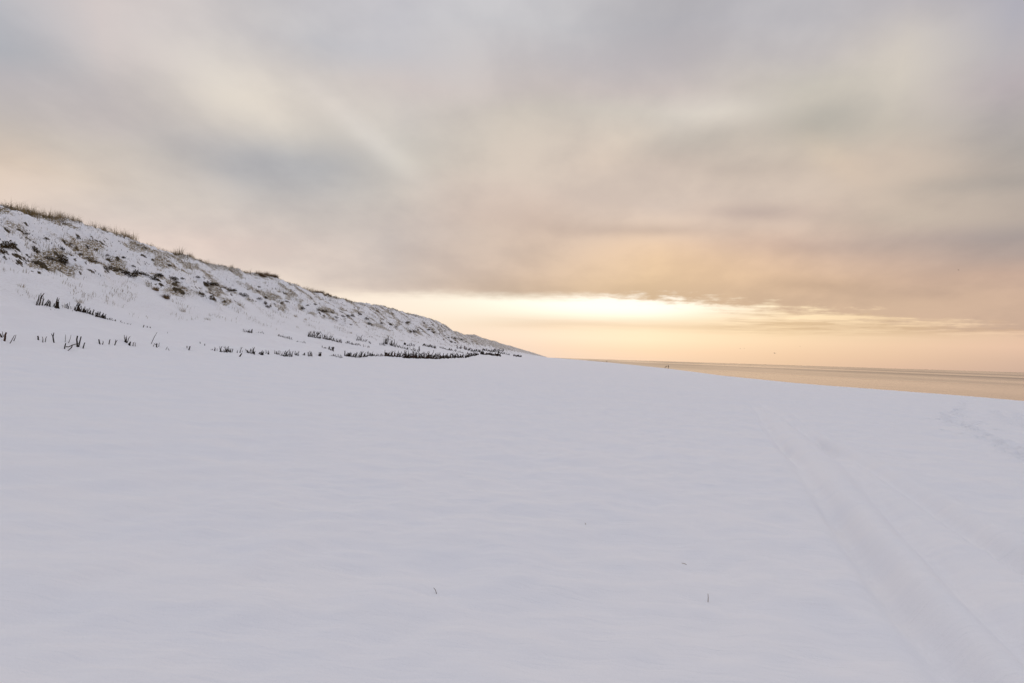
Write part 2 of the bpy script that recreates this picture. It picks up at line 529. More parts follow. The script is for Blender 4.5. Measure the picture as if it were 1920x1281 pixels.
m_snow, n, b = material('beach_snow')
rip = n.noise(pos_scaled(n, 3.0, 12, 2), 1.0, 4, 0.55, 0.5)
grain = n.noise(pos_scaled(n, 60, 60, 60), 1.0, 3, 0.6)
soft = n.noise(pos_scaled(n, 0.5, 1.1, 1), 1.0, 3, 0.5)
b.inputs['Base Color'].default_value = (*SNOW_C, 1)
n.put(b.inputs['Base Color'], n.mix(n.sstep(soft, 0.35, 0.65), (0.905, 0.908, 0.935), (0.925, 0.92, 0.935)))
n.put(b.inputs['Normal'], bump(n, grain, 0.5, 0.006, bump(n, rip, 0.7, 0.016)))
b.inputs['Roughness'].default_value = 0.75
b.inputs['Diffuse Roughness'].default_value = 0.8
b.inputs['Specular IOR Level'].default_value = 0.15

m_dune, n, b = material('dune_snow')
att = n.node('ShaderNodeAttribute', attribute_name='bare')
att2 = n.node('ShaderNodeAttribute', attribute_name='litter')
sp = n.noise(pos_scaled(n, 5.0, 5.0, 5.0), 1.0, 4, 0.7)
sp2 = n.noise(pos_scaled(n, 9.0, 5.0, 9.0), 1.0, 4, 0.7)
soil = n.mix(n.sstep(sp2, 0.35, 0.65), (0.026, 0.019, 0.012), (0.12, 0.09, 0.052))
straw = n.mix(n.sstep(sp, 0.4, 0.6), (0.20, 0.15, 0.085), (0.36, 0.29, 0.18))
c = n.mix(n.m('MULTIPLY', att2.outputs['Fac'], n.sstep(n.m('ADD', sp2, n.m('MULTIPLY', att2.outputs['Fac'], 0.08)), 0.50, 0.60)), SNOW_C, straw)
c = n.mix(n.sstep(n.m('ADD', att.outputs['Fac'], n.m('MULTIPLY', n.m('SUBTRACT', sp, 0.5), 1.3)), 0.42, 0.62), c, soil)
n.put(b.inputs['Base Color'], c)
rip = n.noise(pos_scaled(n, 3.0, 12, 2), 1.0, 4, 0.55, 0.5)
grain = n.noise(pos_scaled(n, 60, 60, 60), 1.0, 3, 0.6)
up_ = n.node('ShaderNodeSeparateXYZ')
n.put(up_.inputs[0], n.node('ShaderNodeNewGeometry').outputs['Position'])
b2 = n.node('ShaderNodeBump')
n.put(b2.inputs['Strength'], n.sstep(up_.outputs[2], EYE + 0.5, EYE + 4.0, 0.0, 0.35))
b2.inputs['Distance'].default_value = 0.05
n.put(b2.inputs['Height'], sp2)
n.put(b2.inputs['Normal'], bump(n, grain, 0.5, 0.006, bump(n, rip, 0.7, 0.016)))
n.put(b.inputs['Normal'], b2.outputs[0])
b.inputs['Roughness'].default_value = 0.75
b.inputs['Diffuse Roughness'].default_value = 0.8
b.inputs['Specular IOR Level'].default_value = 0.15


def plain(name, c1, c2, scale=20, rough=0.85, bumpd=0.01):
    m, n, b = material(name)
    oi = n.node('ShaderNodeObjectInfo')
    t = n.node('ShaderNodeTexCoord')
    q = n.noise(t.outputs['Object'], scale, 4, 0.65)
    q2 = n.m('ADD', n.m('MULTIPLY', q, 0.75), n.m('MULTIPLY', oi.outputs['Random'], 0.3), clamp=True)
    n.put(b.inputs['Base Color'], n.mix(n.sstep(q2, 0.3, 0.85), c1, c2))
    b.inputs['Roughness'].default_value = rough
    b.inputs['Specular IOR Level'].default_value = 0.15
    if bumpd:
        n.put(b.inputs['Normal'], bump(n, q, 0.6, bumpd))
    return m


m_wood = plain('wet_dark_wood', (0.013, 0.0095, 0.007), (0.055, 0.036, 0.024), 18)
m_rust = plain('reddish_brushwood', (0.022, 0.011, 0.007), (0.085, 0.038, 0.022), 18)
m_grass = plain('dry_marram', (0.14, 0.098, 0.042), (0.41, 0.295, 0.14), 3, 0.7, 0)
m_rustgrass = plain('rusty_marram', (0.09, 0.05, 0.022), (0.27, 0.17, 0.085), 3, 0.7, 0)
m_heath = plain('dark_heath', (0.020, 0.013, 0.007), (0.095, 0.062, 0.029), 6, 0.9, 0)
m_coat = plain('dark_coat_cloth', (0.012, 0.012, 0.014), (0.025, 0.024, 0.026), 8, 0.9, 0)
m_skin = plain('skin', (0.45, 0.28, 0.20), (0.55, 0.35, 0.26), 8, 0.6, 0)
m_hair = plain('dark_hair', (0.012, 0.009, 0.007), (0.03, 0.022, 0.015), 20, 0.8, 0)
m_fur = plain('dark_fur', (0.010, 0.008, 0.007), (0.035, 0.026, 0.018), 20, 0.9, 0)
m_gull = plain('grey_feather', (0.10, 0.095, 0.095), (0.26, 0.25, 0.25), 8, 0.8, 0)
m_beak = plain('beak', (0.35, 0.22, 0.04), (0.45, 0.28, 0.06), 8, 0.6, 0)

m_sea, n, b = material('sea_water')
b.inputs['Base Color'].default_value = (0.075, 0.050, 0.034, 1)      # even dark warm brown, tuned to warm the sea
b.inputs['IOR'].default_value = 1.34
w1 = n.noise(pos_scaled(n, 0.10, 0.035, 0.1), 1.0, 3, 0.5, 0.4)
w2 = n.noise(pos_scaled(n, 0.55, 0.22, 0.5), 1.0, 4, 0.6, 0.6)
band = n.noise(pos_scaled(n, 0.0022, 0.00055, 0.001), 1.0, 3, 0.5)
n.put(b.inputs['Roughness'], n.sstep(band, 0.35, 0.65, 0.24, 0.37))
n.put(b.inputs['Normal'], bump(n, w2, 0.60, 0.35, bump(n, w1, 0.30, 0.9)))


# ------------------------------------------------------------------ object helpers
def tag(o, label=None, cat=None, group=None, kind=None):
    for k, v in (('label', label), ('category', cat), ('group', group), ('kind', kind)):
        if v:
            o[k] = v
    return o


def link(name, mesh, parent=None):
    o = bpy.data.objects.new(name, mesh)
    COL.objects.link(o)
    if parent is not None:
        o.parent = parent
    return o


def mesh_from(name, verts, faces, mat=None, smooth_=True):
    me = bpy.data.meshes.new(name)
    me.from_pydata([tuple(v) for v in verts], [], [tuple(q) for q in faces])
    if mat:
        me.materials.append(mat)
    if smooth_:
        me.polygons.foreach_set('use_smooth', [True] * len(me.polygons))
    me.update()
    return me


def grid_mesh(name, S, L, Z, mat, attrs=None):
    nr, nc = Z.shape
    co = np.empty((nr, nc, 3), np.float32)
    co[..., 0] = -L[None, :]; co[..., 1] = S[:, None]; co[..., 2] = Z
    idx = np.arange(nr * nc, dtype=np.int32).reshape(nr, nc)
    # lat grows to -x: keep the normals up
    q = np.stack([idx[:-1, 1:], idx[:-1, :-1], idx[1:, :-1], idx[1:, 1:]], -1).reshape(-1, 4)
    me = bpy.data.meshes.new(name)
    me.vertices.add(nr * nc)
    me.vertices.foreach_set('co', co.ravel())
    me.loops.add(q.size)
    me.loops.foreach_set('vertex_index', q.ravel())
    me.polygons.add(len(q))
    me.polygons.foreach_set('loop_start', np.arange(0, q.size, 4, dtype=np.int32))
    me.polygons.foreach_set('use_smooth', np.ones(len(q), bool))
    for k, v in (attrs or {}).items():
        a = me.attributes.new(k, 'FLOAT', 'POINT')
        a.data.foreach_set('value', v.astype(np.float32).ravel())
    me.materials.append(mat)
    me.update(calc_edges=True)
    return me


# ------------------------------------------------------------------ terrain sheets
rows = [-60, -40, -28, -20, -14, -10, -7, -5, -3.5, -2.4, -1.6, -1.0, -0.5, 0.0, 0.4, 0.8]
s = 1.1
while s < 6000:
    rows.append(s)
    s += 0.06 if 13.4 < s < 46 else max(0.035, 0.0045 * s) if s < 110 else 0.0125 * s
rows += [6500, 8000, 12000]
S = np.array(rows)


def spaced(parts):
    out = []
    for a, b_, d in parts:
        out += list(np.arange(a, b_ - 1e-6, d))
    return np.array(out + [parts[-1][1]])


LB = spaced([(-400, -120, 20), (-120, -80, 2.5), (-80, -60, 0.8), (-60, -34, 0.45), (-34, -8, 0.11), (-8, 4.0, 0.055), (4.0, 20.0, 0.14)])
LD = spaced([(20.0, 33.0, 0.13), (33.0, 47.0, 0.14), (47.0, 50.0, 0.2), (50, 60, 1.0), (60, 300, 12)])
SS, LL = np.meshgrid(S, LB, indexing='ij')
ZB = height(SS, LL)
for (ps, pl, dep, rr) in prints:
    i0, i1 = np.searchsorted(S, (ps - 3 * rr, ps + 3 * rr)); j0, j1 = np.searchsorted(LB, (pl - 3 * rr, pl + 3 * rr))
    if i1 > i0 and j1 > j0:
        d2 = ((SS[i0:i1, j0:j1] - ps) / (rr * 1.3)) ** 2 + ((LL[i0:i1, j0:j1] - pl) / rr) ** 2
        ZB[i0:i1, j0:j1] += dep * (-np.exp(-d2 ** 1.5) + 0.45 * np.exp(-((np.sqrt(d2) - 1.6) / 0.5) ** 2))
for (px_, py_) in ((819, 1113), (1291, 1061), (1327.4, 1131), (1098.5, 984.5)):
    ps, pl = unproject_base(px_, py_)
    i0, i1 = np.searchsorted(S, (ps - 0.3, ps + 0.3)); j0, j1 = np.searchsorted(LB, (pl - 0.3, pl + 0.3))
    ZB[i0:i1, j0:j1] -= 0.014 * np.exp(-((SS[i0:i1, j0:j1] - ps) ** 2 + (LL[i0:i1, j0:j1] - pl) ** 2) / 0.07 ** 2)
beach = link('snow_beach', grid_mesh('snow_beach', S, LB, ZB, m_snow))
tag(beach, 'wide smooth snow covered beach with drifted ruts', kind='structure')

SS, LL = np.meshgrid(S, LD, indexing='ij')
ZD = height(SS, LL)
rm = rough_mask(SS, LL)
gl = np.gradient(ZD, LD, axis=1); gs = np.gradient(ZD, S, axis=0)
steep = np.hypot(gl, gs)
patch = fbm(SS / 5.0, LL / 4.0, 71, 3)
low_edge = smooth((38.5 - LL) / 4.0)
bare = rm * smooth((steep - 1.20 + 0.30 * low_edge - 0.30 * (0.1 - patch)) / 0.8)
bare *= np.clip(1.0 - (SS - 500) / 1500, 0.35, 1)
streak = fbm((SS + 1.2 * LL) / 7.0, (LL - 0.3 * SS) / 1.6, 88, 3)
lit = np.clip(rm * smooth((patch + 0.7 * streak + 0.05) / 0.5) * 1.0 + 0.10 * smooth((LL - 28) / 3), 0, 1)
lit = np.maximum(lit, smooth((LL - 43.0) / 1.5) * smooth((perlin(SS / 7.0, SS * 0, 77) + 0.35) / 0.5) * 0.9)
lit = np.maximum(lit, rm * smooth((SS - 160) / 200) * 0.75)
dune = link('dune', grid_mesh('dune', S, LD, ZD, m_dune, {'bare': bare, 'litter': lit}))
tag(dune, 'long snow covered dune ridge with hummocky upper face', kind='structure')

sea_me = mesh_from('sea', [(52, -400, 0), (40000, -400, 0), (40000, 45000, 0), (-3000, 45000, 0), (-3000, 11900, 0), (52, 11900, 0)], [(0, 1, 2, 3, 4, 5)], m_sea, False)
tag(link('sea', sea_me), 'calm golden sea beyond the snow edge', kind='structure')


# ------------------------------------------------------------------ brushwood stakes
def tube(path, radii, sides=6, jitter=0.0, rnd=random):
    """a tapering limb along a path, closed at both ends"""
    vs, fs = [], []
    path = [Vector(p) for p in path]
    for i, p in enumerate(path):
        d = (path[min(i + 1, len(path) - 1)] - path[max(i - 1, 0)]).normalized()
        a = d.orthogonal().normalized(); b_ = d.cross(a)
        for k in range(sides):
            t = 2 * math.pi * k / sides
            rr = radii[i] * (1 + rnd.uniform(-jitter, jitter))
            vs.append(p + a * math.cos(t) * rr + b_ * math.sin(t) * rr)
    for i in range(len(path) - 1):
        for k in range(sides):
            fs.append((i * sides + k, i * sides + (k + 1) % sides, (i + 1) * sides + (k + 1) % sides, (i + 1) * sides + k))
    fs.append(tuple(range(sides))[::-1]); fs.append(tuple((len(path) - 1) * sides + k for k in range(sides)))
    return vs, fs


def join(parts):
    V, F = [], []
    for v, q in parts:
        o = len(V)
        V += v; F += [tuple(i + o for i in t) for t in q]
    return V, F


def stake_mesh(kind, i, sl):
    """unit stake: 1 m tall above the snow, rooted 0.3 m below it; sl = radius"""
    rd = random.Random(100 + i)
    w = lambda a: rd.uniform(-a, a)
    tb = lambda path, radii, sides: tube(path, [q * sl for q in radii], sides, 0.16, rd)
    if kind == 'stub':
        path = [(0, 0, -0.3), (w(.02), w(.02), 0.3), (w(.05), w(.05), 0.7), (w(.06), w(.06), 1.0)]
        return tb(path, [1.0, 1.0, 0.92, 0.8], 7)
    if kind == 'stick':
        path = [(0, 0, -0.3), (w(.03), w(.03), 0.25), (w(.06), w(.06), 0.6), (w(.08), w(.08), 1.0)]
        return tb(path, [1.0, 0.95, 0.8, 0.5], 6)
    path = [(0, 0, -0.3), (w(.03), w(.03), 0.3), (w(.06), w(.06), 0.62), (0.10, w(.06), 1.0)]
    fork = [(w(.04), w(.04), 0.55), (-0.12, w(.05), 0.78), (-0.20, w(.06), 0.97)]
    return join([tb(path, [1.0, 0.95, 0.85, 0.5], 6), tb(fork, [0.7, 0.55, 0.35], 5)])


def make_variants(mat):
    out = {}
    for kind, slims in (('stub', (0.10, 0.14)), ('stick', (0.022, 0.034, 0.05)), ('fork', (0.06, 0.08))):
        for sl in slims:
            for v in range(3):
                V, F = stake_mesh(kind, v + int(sl * 1000), sl)
                out.setdefault(kind, []).append((sl, mesh_from('stake', V, F, mat, False)))
    return out


V_WOOD = make_variants(m_wood)
V_RUST = make_variants(m_rust)


def place_stake(name, px, py, h_px, lean=0.0, w_px=2.0, kind=None, parent=None, variants=None, rnd=random):
    """h_px, w_px: height and width in photograph pixels, lean: sideways offset of the tip in pixels"""
    p, t = ground(px, py)
    m = t / FPX
    h = max(h_px * m, 0.05)
    want = 0.68 * w_px / max(h_px, 1) / 2
    vs = variants or V_WOOD
    if kind is None:
        kind = 'stub' if want > 0.12 else rnd.choice(['stick', 'stick', 'stick', 'fork'])
    opts = vs[kind]
    sl, me = min(rnd.sample(opts, min(5, len(opts))), key=lambda q: abs(q[0] - want))
    o = link(name, me, parent)
    base = p - (parent.location if parent is not None else Vector((0, 0, 0)))
    o.location = base
    k = min(max(want / sl, 0.5), 2.2)
    o.scale = (h * k, h * k, h)
    # spin about the stake's own axis first, then tilt
    tilt = math.atan2(lean, h_px)
    o.rotation_euler = (rnd.uniform(-0.18, 0.18), tilt, 0)
    o.rotation_mode = 'XYZ'
    return o


# lone stakes of the lower row at the left, each a thing of its own
LONE = [
    # base x, base y, height, lean, width, kind, label
    (3, 633, 6, -2, 3.2, 'stub', 'short dark stake stub cut by the left edge of the picture'),
    (8, 640, 13, 2, 4.2, 'stub', 'thick brownish stake stub near the left edge in the lower row'),
    (6, 632, 8, -3, 1.6, 'stick', 'thin dark stick behind the brownish stub at the left edge'),
    (18.5, 644, 15, 8, 1.7, 'stick', 'thin dark stick leaning right beside the leftmost stubs'),
    (25.5, 640, 10, 2, 1.6, 'stick', 'thin upright dark stick meeting the tip of a leaning stick'),
    (72, 638, 6.5, -1, 3.6, 'stub', 'squat dark stub, first of four in the lower row right of the leaning sticks'),
    (80, 642, 8.5, 0, 1.9, 'stick', 'slim upright dark stick, second of four right of the leaning sticks'),
    (84.5, 641.5, 9, 2.5, 1.9, 'stick', 'slim dark stick leaning right, third of four right of the leaning sticks'),
    (101.5, 643, 16, -4, 2.8, 'fork', 'tall forked dark stake leaning left, fourth of four in the lower row'),
    (122, 642, 12, 1, 1.2, 'stick', 'thin straight twig standing above the bent branch in the lower row'),
    (128.6, 643.8, 13.5, 5, 1.2, 'stick', 'thin twig leaning right above the bent branch in the lower row'),
    (121, 654.5, 9.5, 2.5, 2.8, 'stub', 'dark stub at the left end of the bent fallen branch'),
    (145, 651, 17.5, -1, 3.4, 'stub', 'tall thick black stake, thickest of the lower row'),
    (147.5, 651, 17, 3.5, 3.0, 'stub', 'thick black stake leaning right out of the thickest stake'),
    (155.7, 653.8, 9.5, 2, 2.6, 'stub', 'short black stake just right of the thickest stake'),
    (187, 645.6, 8, -2.5, 3.0, 'stub', 'short dark stake leaning left in the middle of the lower left row'),
    (192, 646.2, 6, 1, 2.0, 'stick', 'short slim stick right of the left-leaning short stake'),
    (204, 646.2, 8, 1.5, 2.3, 'stub', 'lone slim dark stake between two pairs in the lower left row'),
    (215, 647.8, 9.5, 3, 2.4, 'fork', 'forked dark stake leaning right in the lower left row'),
    (283.5, 645, 21, 7.5, 1.4, 'stick', 'very long thin twig leaning right, tallest in the lower row'),
    (287, 649.5, 6, 3.5, 1.5, 'stick', 'small thin stick below the very long leaning twig'),
    (294, 651.5, 7, -1, 3.4, 'fork', 'dark forked stub right of the very long leaning twig'),
    (297, 650.5, 7, 2, 1.5, 'stick', 'thin stick leaning right beside the dark forked stub'),
    (310.7, 656, 6, 3, 1.3, 'stick', 'left one of two thin crossed sticks in the lower row'),
    (316.8, 657.4, 5, -2, 1.3, 'stick', 'right one of two thin crossed sticks in the lower row'),
    (350.7, 653, 4, -1, 2.2, 'stub', 'small dark stub at the left of a close pair'),
    (354, 657, 7, 2, 3.2, 'stub', 'thick dark stub at the right of a close pair'),
    (375.7, 644.3, 3, -1, 1.6, 'stub', 'tiny dark stub standing above the lower row, left of two'),
    (383.8, 648.2, 3, 0, 1.6, 'stub', 'tiny dark stub standing above the lower row, right of two'),
    (449, 669, 7, 4.5, 3.2, 'stub', 'thick black stake leaning far right below the fence line'),
    (268.8, 614.2, 4, 1, 2.2, 'stub', 'small dark stub, left of three between the upper row fences'),
    (276, 614.4, 2.4, 0, 2.0, 'stub', 'small dark stub, middle of three between the upper row fences'),
    (282, 615.3, 2.2, -1, 1.8, 'stub', 'small dark stub, right of three between the upper row fences'),
    (314, 625.5, 2.6, 0, 1.2, 'stick', 'single tiny twig poking from smooth snow between the two rows'),
]
for (bx, by, hh, ln, ww, kd, lab) in LONE:
    rd = random.Random(int(bx * 10))
    vv = V_RUST if 'brownish' in lab else V_WOOD
    o = place_stake('fence_stake', bx, by, hh, ln, ww, kd, None, vv, rd)
    tag(o, lab, 'stake', 'lone stakes along the dune foot')

# bent branch lying between stakes
pA, tA = ground(124, 652); pB, _ = ground(126, 657.6)
m = tA / FPX
path = [pA + Vector((0, 0, 0.04)), pA + Vector((4 * m, 0, 0.03)), pA + Vector((9 * m, 0.05, 4 * m)), pA + Vector((18 * m, 0.1, 7 * m))]
br = [pB + Vector((0, 0, -0.05)), pB + Vector((4 * m, 0.1, 4.5 * m)), pA + Vector((9 * m, 0.05, 4 * m))]
V, F = join([tube(path, [0.024, 0.024, 0.022, 0.012], 6, 0.1), tube(br, [0.028, 0.026, 0.02], 6, 0.1)])
tag(link('fallen_branch', mesh_from('fallen_branch', V, F, m_wood, False)), 'bent forked branch lying across the snow between stubs in the lower row', 'branch')


def fence(label, segs, group, seed, variants=None):
    """segs: x0,y0,x1,y1 base line in the photograph, height px at both ends, number of stakes, width px"""
    rd = random.Random(seed)
    p0, _ = ground(segs[0][0], segs[0][1])
    root = bpy.data.objects.new('brushwood_fence', None)
    root.empty_display_size = 0.3
    root.location = p0
    COL.objects.link(root)
    tag(root, label, 'fence', group)
    for (x0, y0, x1, y1, h0, h1, cnt, wd) in segs:
        for k in range(cnt):
            t = (k + rd.uniform(0.1, 0.9)) / cnt
            h = (h0 + (h1 - h0) * t) * rd.choice([0.35, 0.5, 0.7, 0.8, 0.9, 1.05, 1.3])
            place_stake('stake', x0 + (x1 - x0) * t, y0 + (y1 - y0) * t + rd.uniform(-0.8, 0.8), h,
                        h * rd.gauss(0.12, 0.28), wd * rd.uniform(0.65, 1.3), None, root, rd.choice([V_WOOD, V_RUST]) if variants is V_RUST else variants, rd)
    return root


G = 'brushwood fence rows along the dune foot'
tall = fence('tall black brushwood stakes at the left end of the upper row', [(99.5, 574.5, 101, 575, 4, 4, 1, 1.2)], G, 1)
for (bx, by, tx, ty, ww) in [(67.7, 572.5, 68.7, 555, 1.5), (69, 573, 73.8, 557, 2.0), (73, 573, 77.2, 553, 3.0), (78.5, 573, 82.6, 558.3, 1.7), (80, 573, 82, 562, 1.4), (82.6, 573, 88.7, 561.7, 1.6), (86.7, 573, 93.4, 563, 1.6),
                             (84.5, 573, 89, 564, 2.2), (88.5, 573.5, 89.5, 567, 2.6), (93.4, 575.2, 94, 567, 3.0), (104, 578, 103.2, 561, 2.8), (106, 578.5, 104.5, 566, 2.4), (108, 578.6, 107.7, 562.5, 1.8), (109, 579, 110, 568, 2.0),
                             (111, 579, 109, 571, 1.8), (102.5, 577, 102, 570, 2.2), (124, 578, 123.5, 571.5, 2.0), (127, 579.5, 126, 571, 2.4), (128.5, 578.5, 128.8, 568, 1.0), (133, 579.5, 132.5, 575, 1.0), (116.5, 574.5, 116.2, 572, 1.0)]:
    place_stake('stake', bx, by, by - ty, tx - bx, ww, 'fork' if ww == 3.0 and by - ty > 15 else None, tall, None, random.Random(int(bx * 10)))
fence('long dark row of stakes stepping down to the right in the upper row', [(138, 582, 157, 586.5, 11, 8, 16, 2.0), (157, 586.5, 176, 591.5, 8, 7, 14, 1.7), (178, 593.5, 198, 598, 9, 8, 18, 2.1), (199, 598.5, 218, 602.5, 3, 3, 9, 1.4), (223, 604, 247, 609.5, 4, 2.5, 6, 1.2)], G, 2)
fence('cluster of small dark stakes in the lower row left of the long twig', [(233, 641.5, 238, 643.5, 9, 9, 6, 2.0), (240, 646.5, 244, 648, 8, 8, 4, 2.2), (247, 648.3, 254, 649.8, 7, 9, 3, 1.5)], G, 3)
fence('ragged stretch of stakes in the lower row left of the forked stump', [(395, 656.5, 408, 658, 5, 5, 5, 1.6), (411, 660, 435, 661, 10, 8, 18, 1.9), (442, 662, 455, 661, 11, 6, 5, 1.5), (462, 661, 478, 664.5, 6, 10, 14, 1.9), (485, 664, 494, 666, 9, 8, 6, 2.6), (497, 663, 505, 665, 5, 6, 5, 1.9)], G, 4)
fence('ragged stretch of stakes in the lower row around the forked stump', [(514, 663.5, 522, 665.5, 6, 6, 6, 2.0), (524, 666, 530, 667.5, 8, 8, 4, 1.6), (530, 668, 548, 668.5, 10, 10, 18, 1.9), (552, 665, 560, 668, 7, 6, 8, 1.7), (566, 666.5, 572, 667, 4, 4, 3, 1.7), (577, 668, 586, 668, 10, 8, 9, 1.7), (597, 667.5, 602, 668.5, 9, 8, 5, 3.0), (617, 667, 643, 671.5, 3, 5, 13, 1.7)], G, 5)
fence('thickening stretch of stakes in the lower row left of the dense dark hedge', [(645, 667.5, 672, 671, 7, 8, 26, 1.9), (672, 670, 698, 667.5, 9, 7, 28, 2.0), (698, 667.5, 719, 668, 5, 5, 15, 1.6)], G, 6)
fence('dense reddish black brushwood hedge, darkest part of the lower row', [(720, 668, 752, 670, 8, 9, 46, 2.0), (754, 671, 786, 672, 11, 12, 64, 2.2), (786, 672, 826, 673, 10, 9, 64, 2.2)], G, 7, V_RUST)
fence('low dark continuous brushwood strip at the far end of the lower row', [(824, 672.5, 869, 670.5, 8, 7, 66, 2.2), (871, 671, 897, 665.5, 6, 5, 44, 2.1), (900, 664, 938, 668.0, 5, 4, 60, 2.2), (962, 667.5, 977, 669.0, 3, 3, 20, 1.9)], G, 8)
fence('short group of black stakes in the middle of the upper row', [(455, 622, 462, 623, 7, 6, 4, 1.4), (463, 623, 473, 624.3, 6, 6, 10, 1.9), (481, 623.5, 495, 625.5, 2.5, 2.5, 6, 1.4)], G, 9)
fence('thin line of tiny stakes descending between the rows', [(520, 630, 548, 637, 4, 4, 15, 1.5), (554, 639.5, 575, 644.5, 2.5, 2.5, 7, 1.5)], G, 10)
fence('bushy tall brush bundle in the upper row right of centre slope', [(577, 631.5, 593, 633.5, 10, 11, 24, 1.6), (593, 633.5, 602, 635, 7, 7, 9, 1.7), (605, 635, 622, 638.5, 9, 8, 20, 1.8), (622, 639, 641, 643.5, 7, 6.5, 16, 1.7), (647, 643.5, 677, 648.5, 4, 3, 22, 1.6), (680, 650, 695, 652.5, 4, 4, 4, 1.3)], G, 11)
fence('thick black stump with twigs standing between the two rows', [(603, 651.5, 616, 654.5, 3, 4, 6, 1.5), (616, 656, 622, 657.5, 6, 7, 6, 1.6), (623, 658, 626, 659, 10, 11, 3, 3.0)], G, 12)
fence('sparse tall sticks standing high on the slope above the hedge', [(668, 638.3, 676, 639, 9, 8, 8, 1.4), (677, 639.5, 688, 641, 5, 5, 6, 1.5), (692, 643.5, 695, 644.5, 4.5, 4.5, 4, 1.9)], G, 13)
fence('tallest thin sticks in front of the far slope behind the hedge', [(712, 647, 724, 649, 4, 4, 8, 1.4), (719, 645, 728, 646, 14, 13, 12, 1.3), (730, 646.5, 742, 651, 12, 8, 16, 1.3), (744, 650.5, 766, 656.5, 5, 5, 20, 1.5), (768, 656, 788, 659, 5, 9, 12, 1.4)], G, 14)
fence('three separate upright posts rising behind the dense hedge', [(792, 661.5, 793, 662, 7, 7, 1, 2.2), (801, 664, 802, 664, 8, 8, 1, 2.0), (809, 666, 810, 666, 8, 8, 1, 2.0)], G, 15)
fence('small dark stakes in the back row on the far slope', [(757, 646, 761, 647.5, 5, 5, 5, 1.8), (762, 648, 778, 650, 5, 4, 12, 1.5), (792, 648, 818, 653.5, 3.5, 4, 26, 1.8), (824, 652, 845, 658, 3, 3.5, 16, 1.6), (841, 656, 868, 663, 3.5, 3, 16, 1.6), (856, 653, 866, 654, 5.5, 5.5, 8, 1.6)], G, 16)
fence('far specks of brushwood where the dune narrows to a point', [(870, 655, 880, 657.5, 5, 5, 12, 1.8), (882, 659, 902, 660, 4, 5, 20, 1.8), (872, 662, 884, 665, 3, 3, 8, 1.6), (904, 657, 942, 663, 4, 3, 40, 1.8), (925, 657.5, 944, 659, 3, 4, 16, 1.6), (940, 663, 956, 666, 3, 3, 14, 1.6)], G, 17)


# ------------------------------------------------------------------ grasses and heath on the dune
def blade(V, F, base, az_, lean, length, width, rd):
    d = Vector((math.cos(az_), math.sin(az_), 0))
    side = Vector((-d.y, d.x, 0)) * width * 0.5
    i = len(V)
    p1 = base + d * (length * 0.45 * math.sin(lean * 0.5)) + Vector((0, 0, length * 0.5 * math.cos(lean * 0.5)))
    p2 = base + d * (length * math.sin(lean)) + Vector((0, 0, length * math.cos(lean) * 0.95))
    V += [base - side, base + side, p1 + side * 0.8, p1 - side * 0.8, p2]
    F += [(i, i + 1, i + 2, i + 3), (i + 3, i + 2, i + 4)]


def tuft_mesh(seed, nblades, spread, length, width, mat, bias=0.0, bias_az=0.0):
    rd = random.Random(seed)
    V, F = [], []
    for _ in range(nblades):
        a = rd.uniform(0, 2 * math.pi); q = spread * math.sqrt(rd.random())
        ln = abs(rd.gauss(0.35, 0.28))
        aa = a
        if rd.random() < bias:
            aa = bias_az + rd.gauss(0, 0.5); ln = rd.uniform(0.5, 1.25)
        blade(V, F, Vector((math.cos(a) * q, math.sin(a) * q, -0.06)), aa, ln, length * rd.uniform(0.5, 1.1), width * rd.uniform(0.7, 1.3), rd)
    return mesh_from('tuft', V, F, mat)


TUFTS = [tuft_mesh(200 + i, 60, 0.34, 0.80, 0.013, m_grass, 0.45, 0.3) for i in range(6)]
LOWT = [tuft_mesh(220 + i, 40, 0.30, 0.40, 0.014, m_grass, 0.3, 0.3) for i in range(5)]
BIGT = [tuft_mesh(240 + i, 240, 0.42, 0.9, 0.018, m_rustgrass, 0.5, -0.4) for i in range(3)]


def heath_mesh(seed):
    """a low woody clump: short crooked stems and many small dark leaf faces, open outline"""
    rd = random.Random(seed)
    parts = []
    for _ in range(6):
        a = rd.uniform(0, 6.28)
        tip = Vector((math.cos(a) * rd.uniform(.15, .42), math.sin(a) * rd.uniform(.15, .42), rd.uniform(.15, .42)))
        parts.append(tube([(0, 0, -0.12), tip * 0.5 + Vector((0, 0, 0.04)), tip], [0.03, 0.02, 0.008], 4, 0.1, rd))
    V, F = join(parts)
    for _ in range(170):
        a = rd.uniform(0, 6.28); q = 0.5 * math.sqrt(rd.random())
        z = rd.uniform(-0.08, 0.42) * (1 - (q / 0.55) ** 2)
        c = Vector((math.cos(a) * q, math.sin(a) * q, z))
        u = Vector((rd.gauss(0, 1), rd.gauss(0, 1), rd.gauss(0, 0.7))).normalized()
        w = u.orthogonal().normalized()
        k = rd.uniform(0.03, 0.075)
        i = len(V)
        V += [c - u * k * 1.5, c + w * k * 0.6, c + u * k * 1.5, c - w * k * 0.6]
        F += [(i, i + 1, i + 2, i + 3)]
    return mesh_from('heath', V, F, m_heath, False)


HEATH = [heath_mesh(300 + i) for i in range(6)]


def put(name, mesh, p, size, rd, squash=1.0, rotz=None):
    o = link(name, mesh)
    o.location = p
    o.scale = (size, size, size * squash)
    o.rotation_euler = (0, 0, rd.uniform(0, 6.28) if rotz is None else rotz)
    return o


rd = random.Random(77)
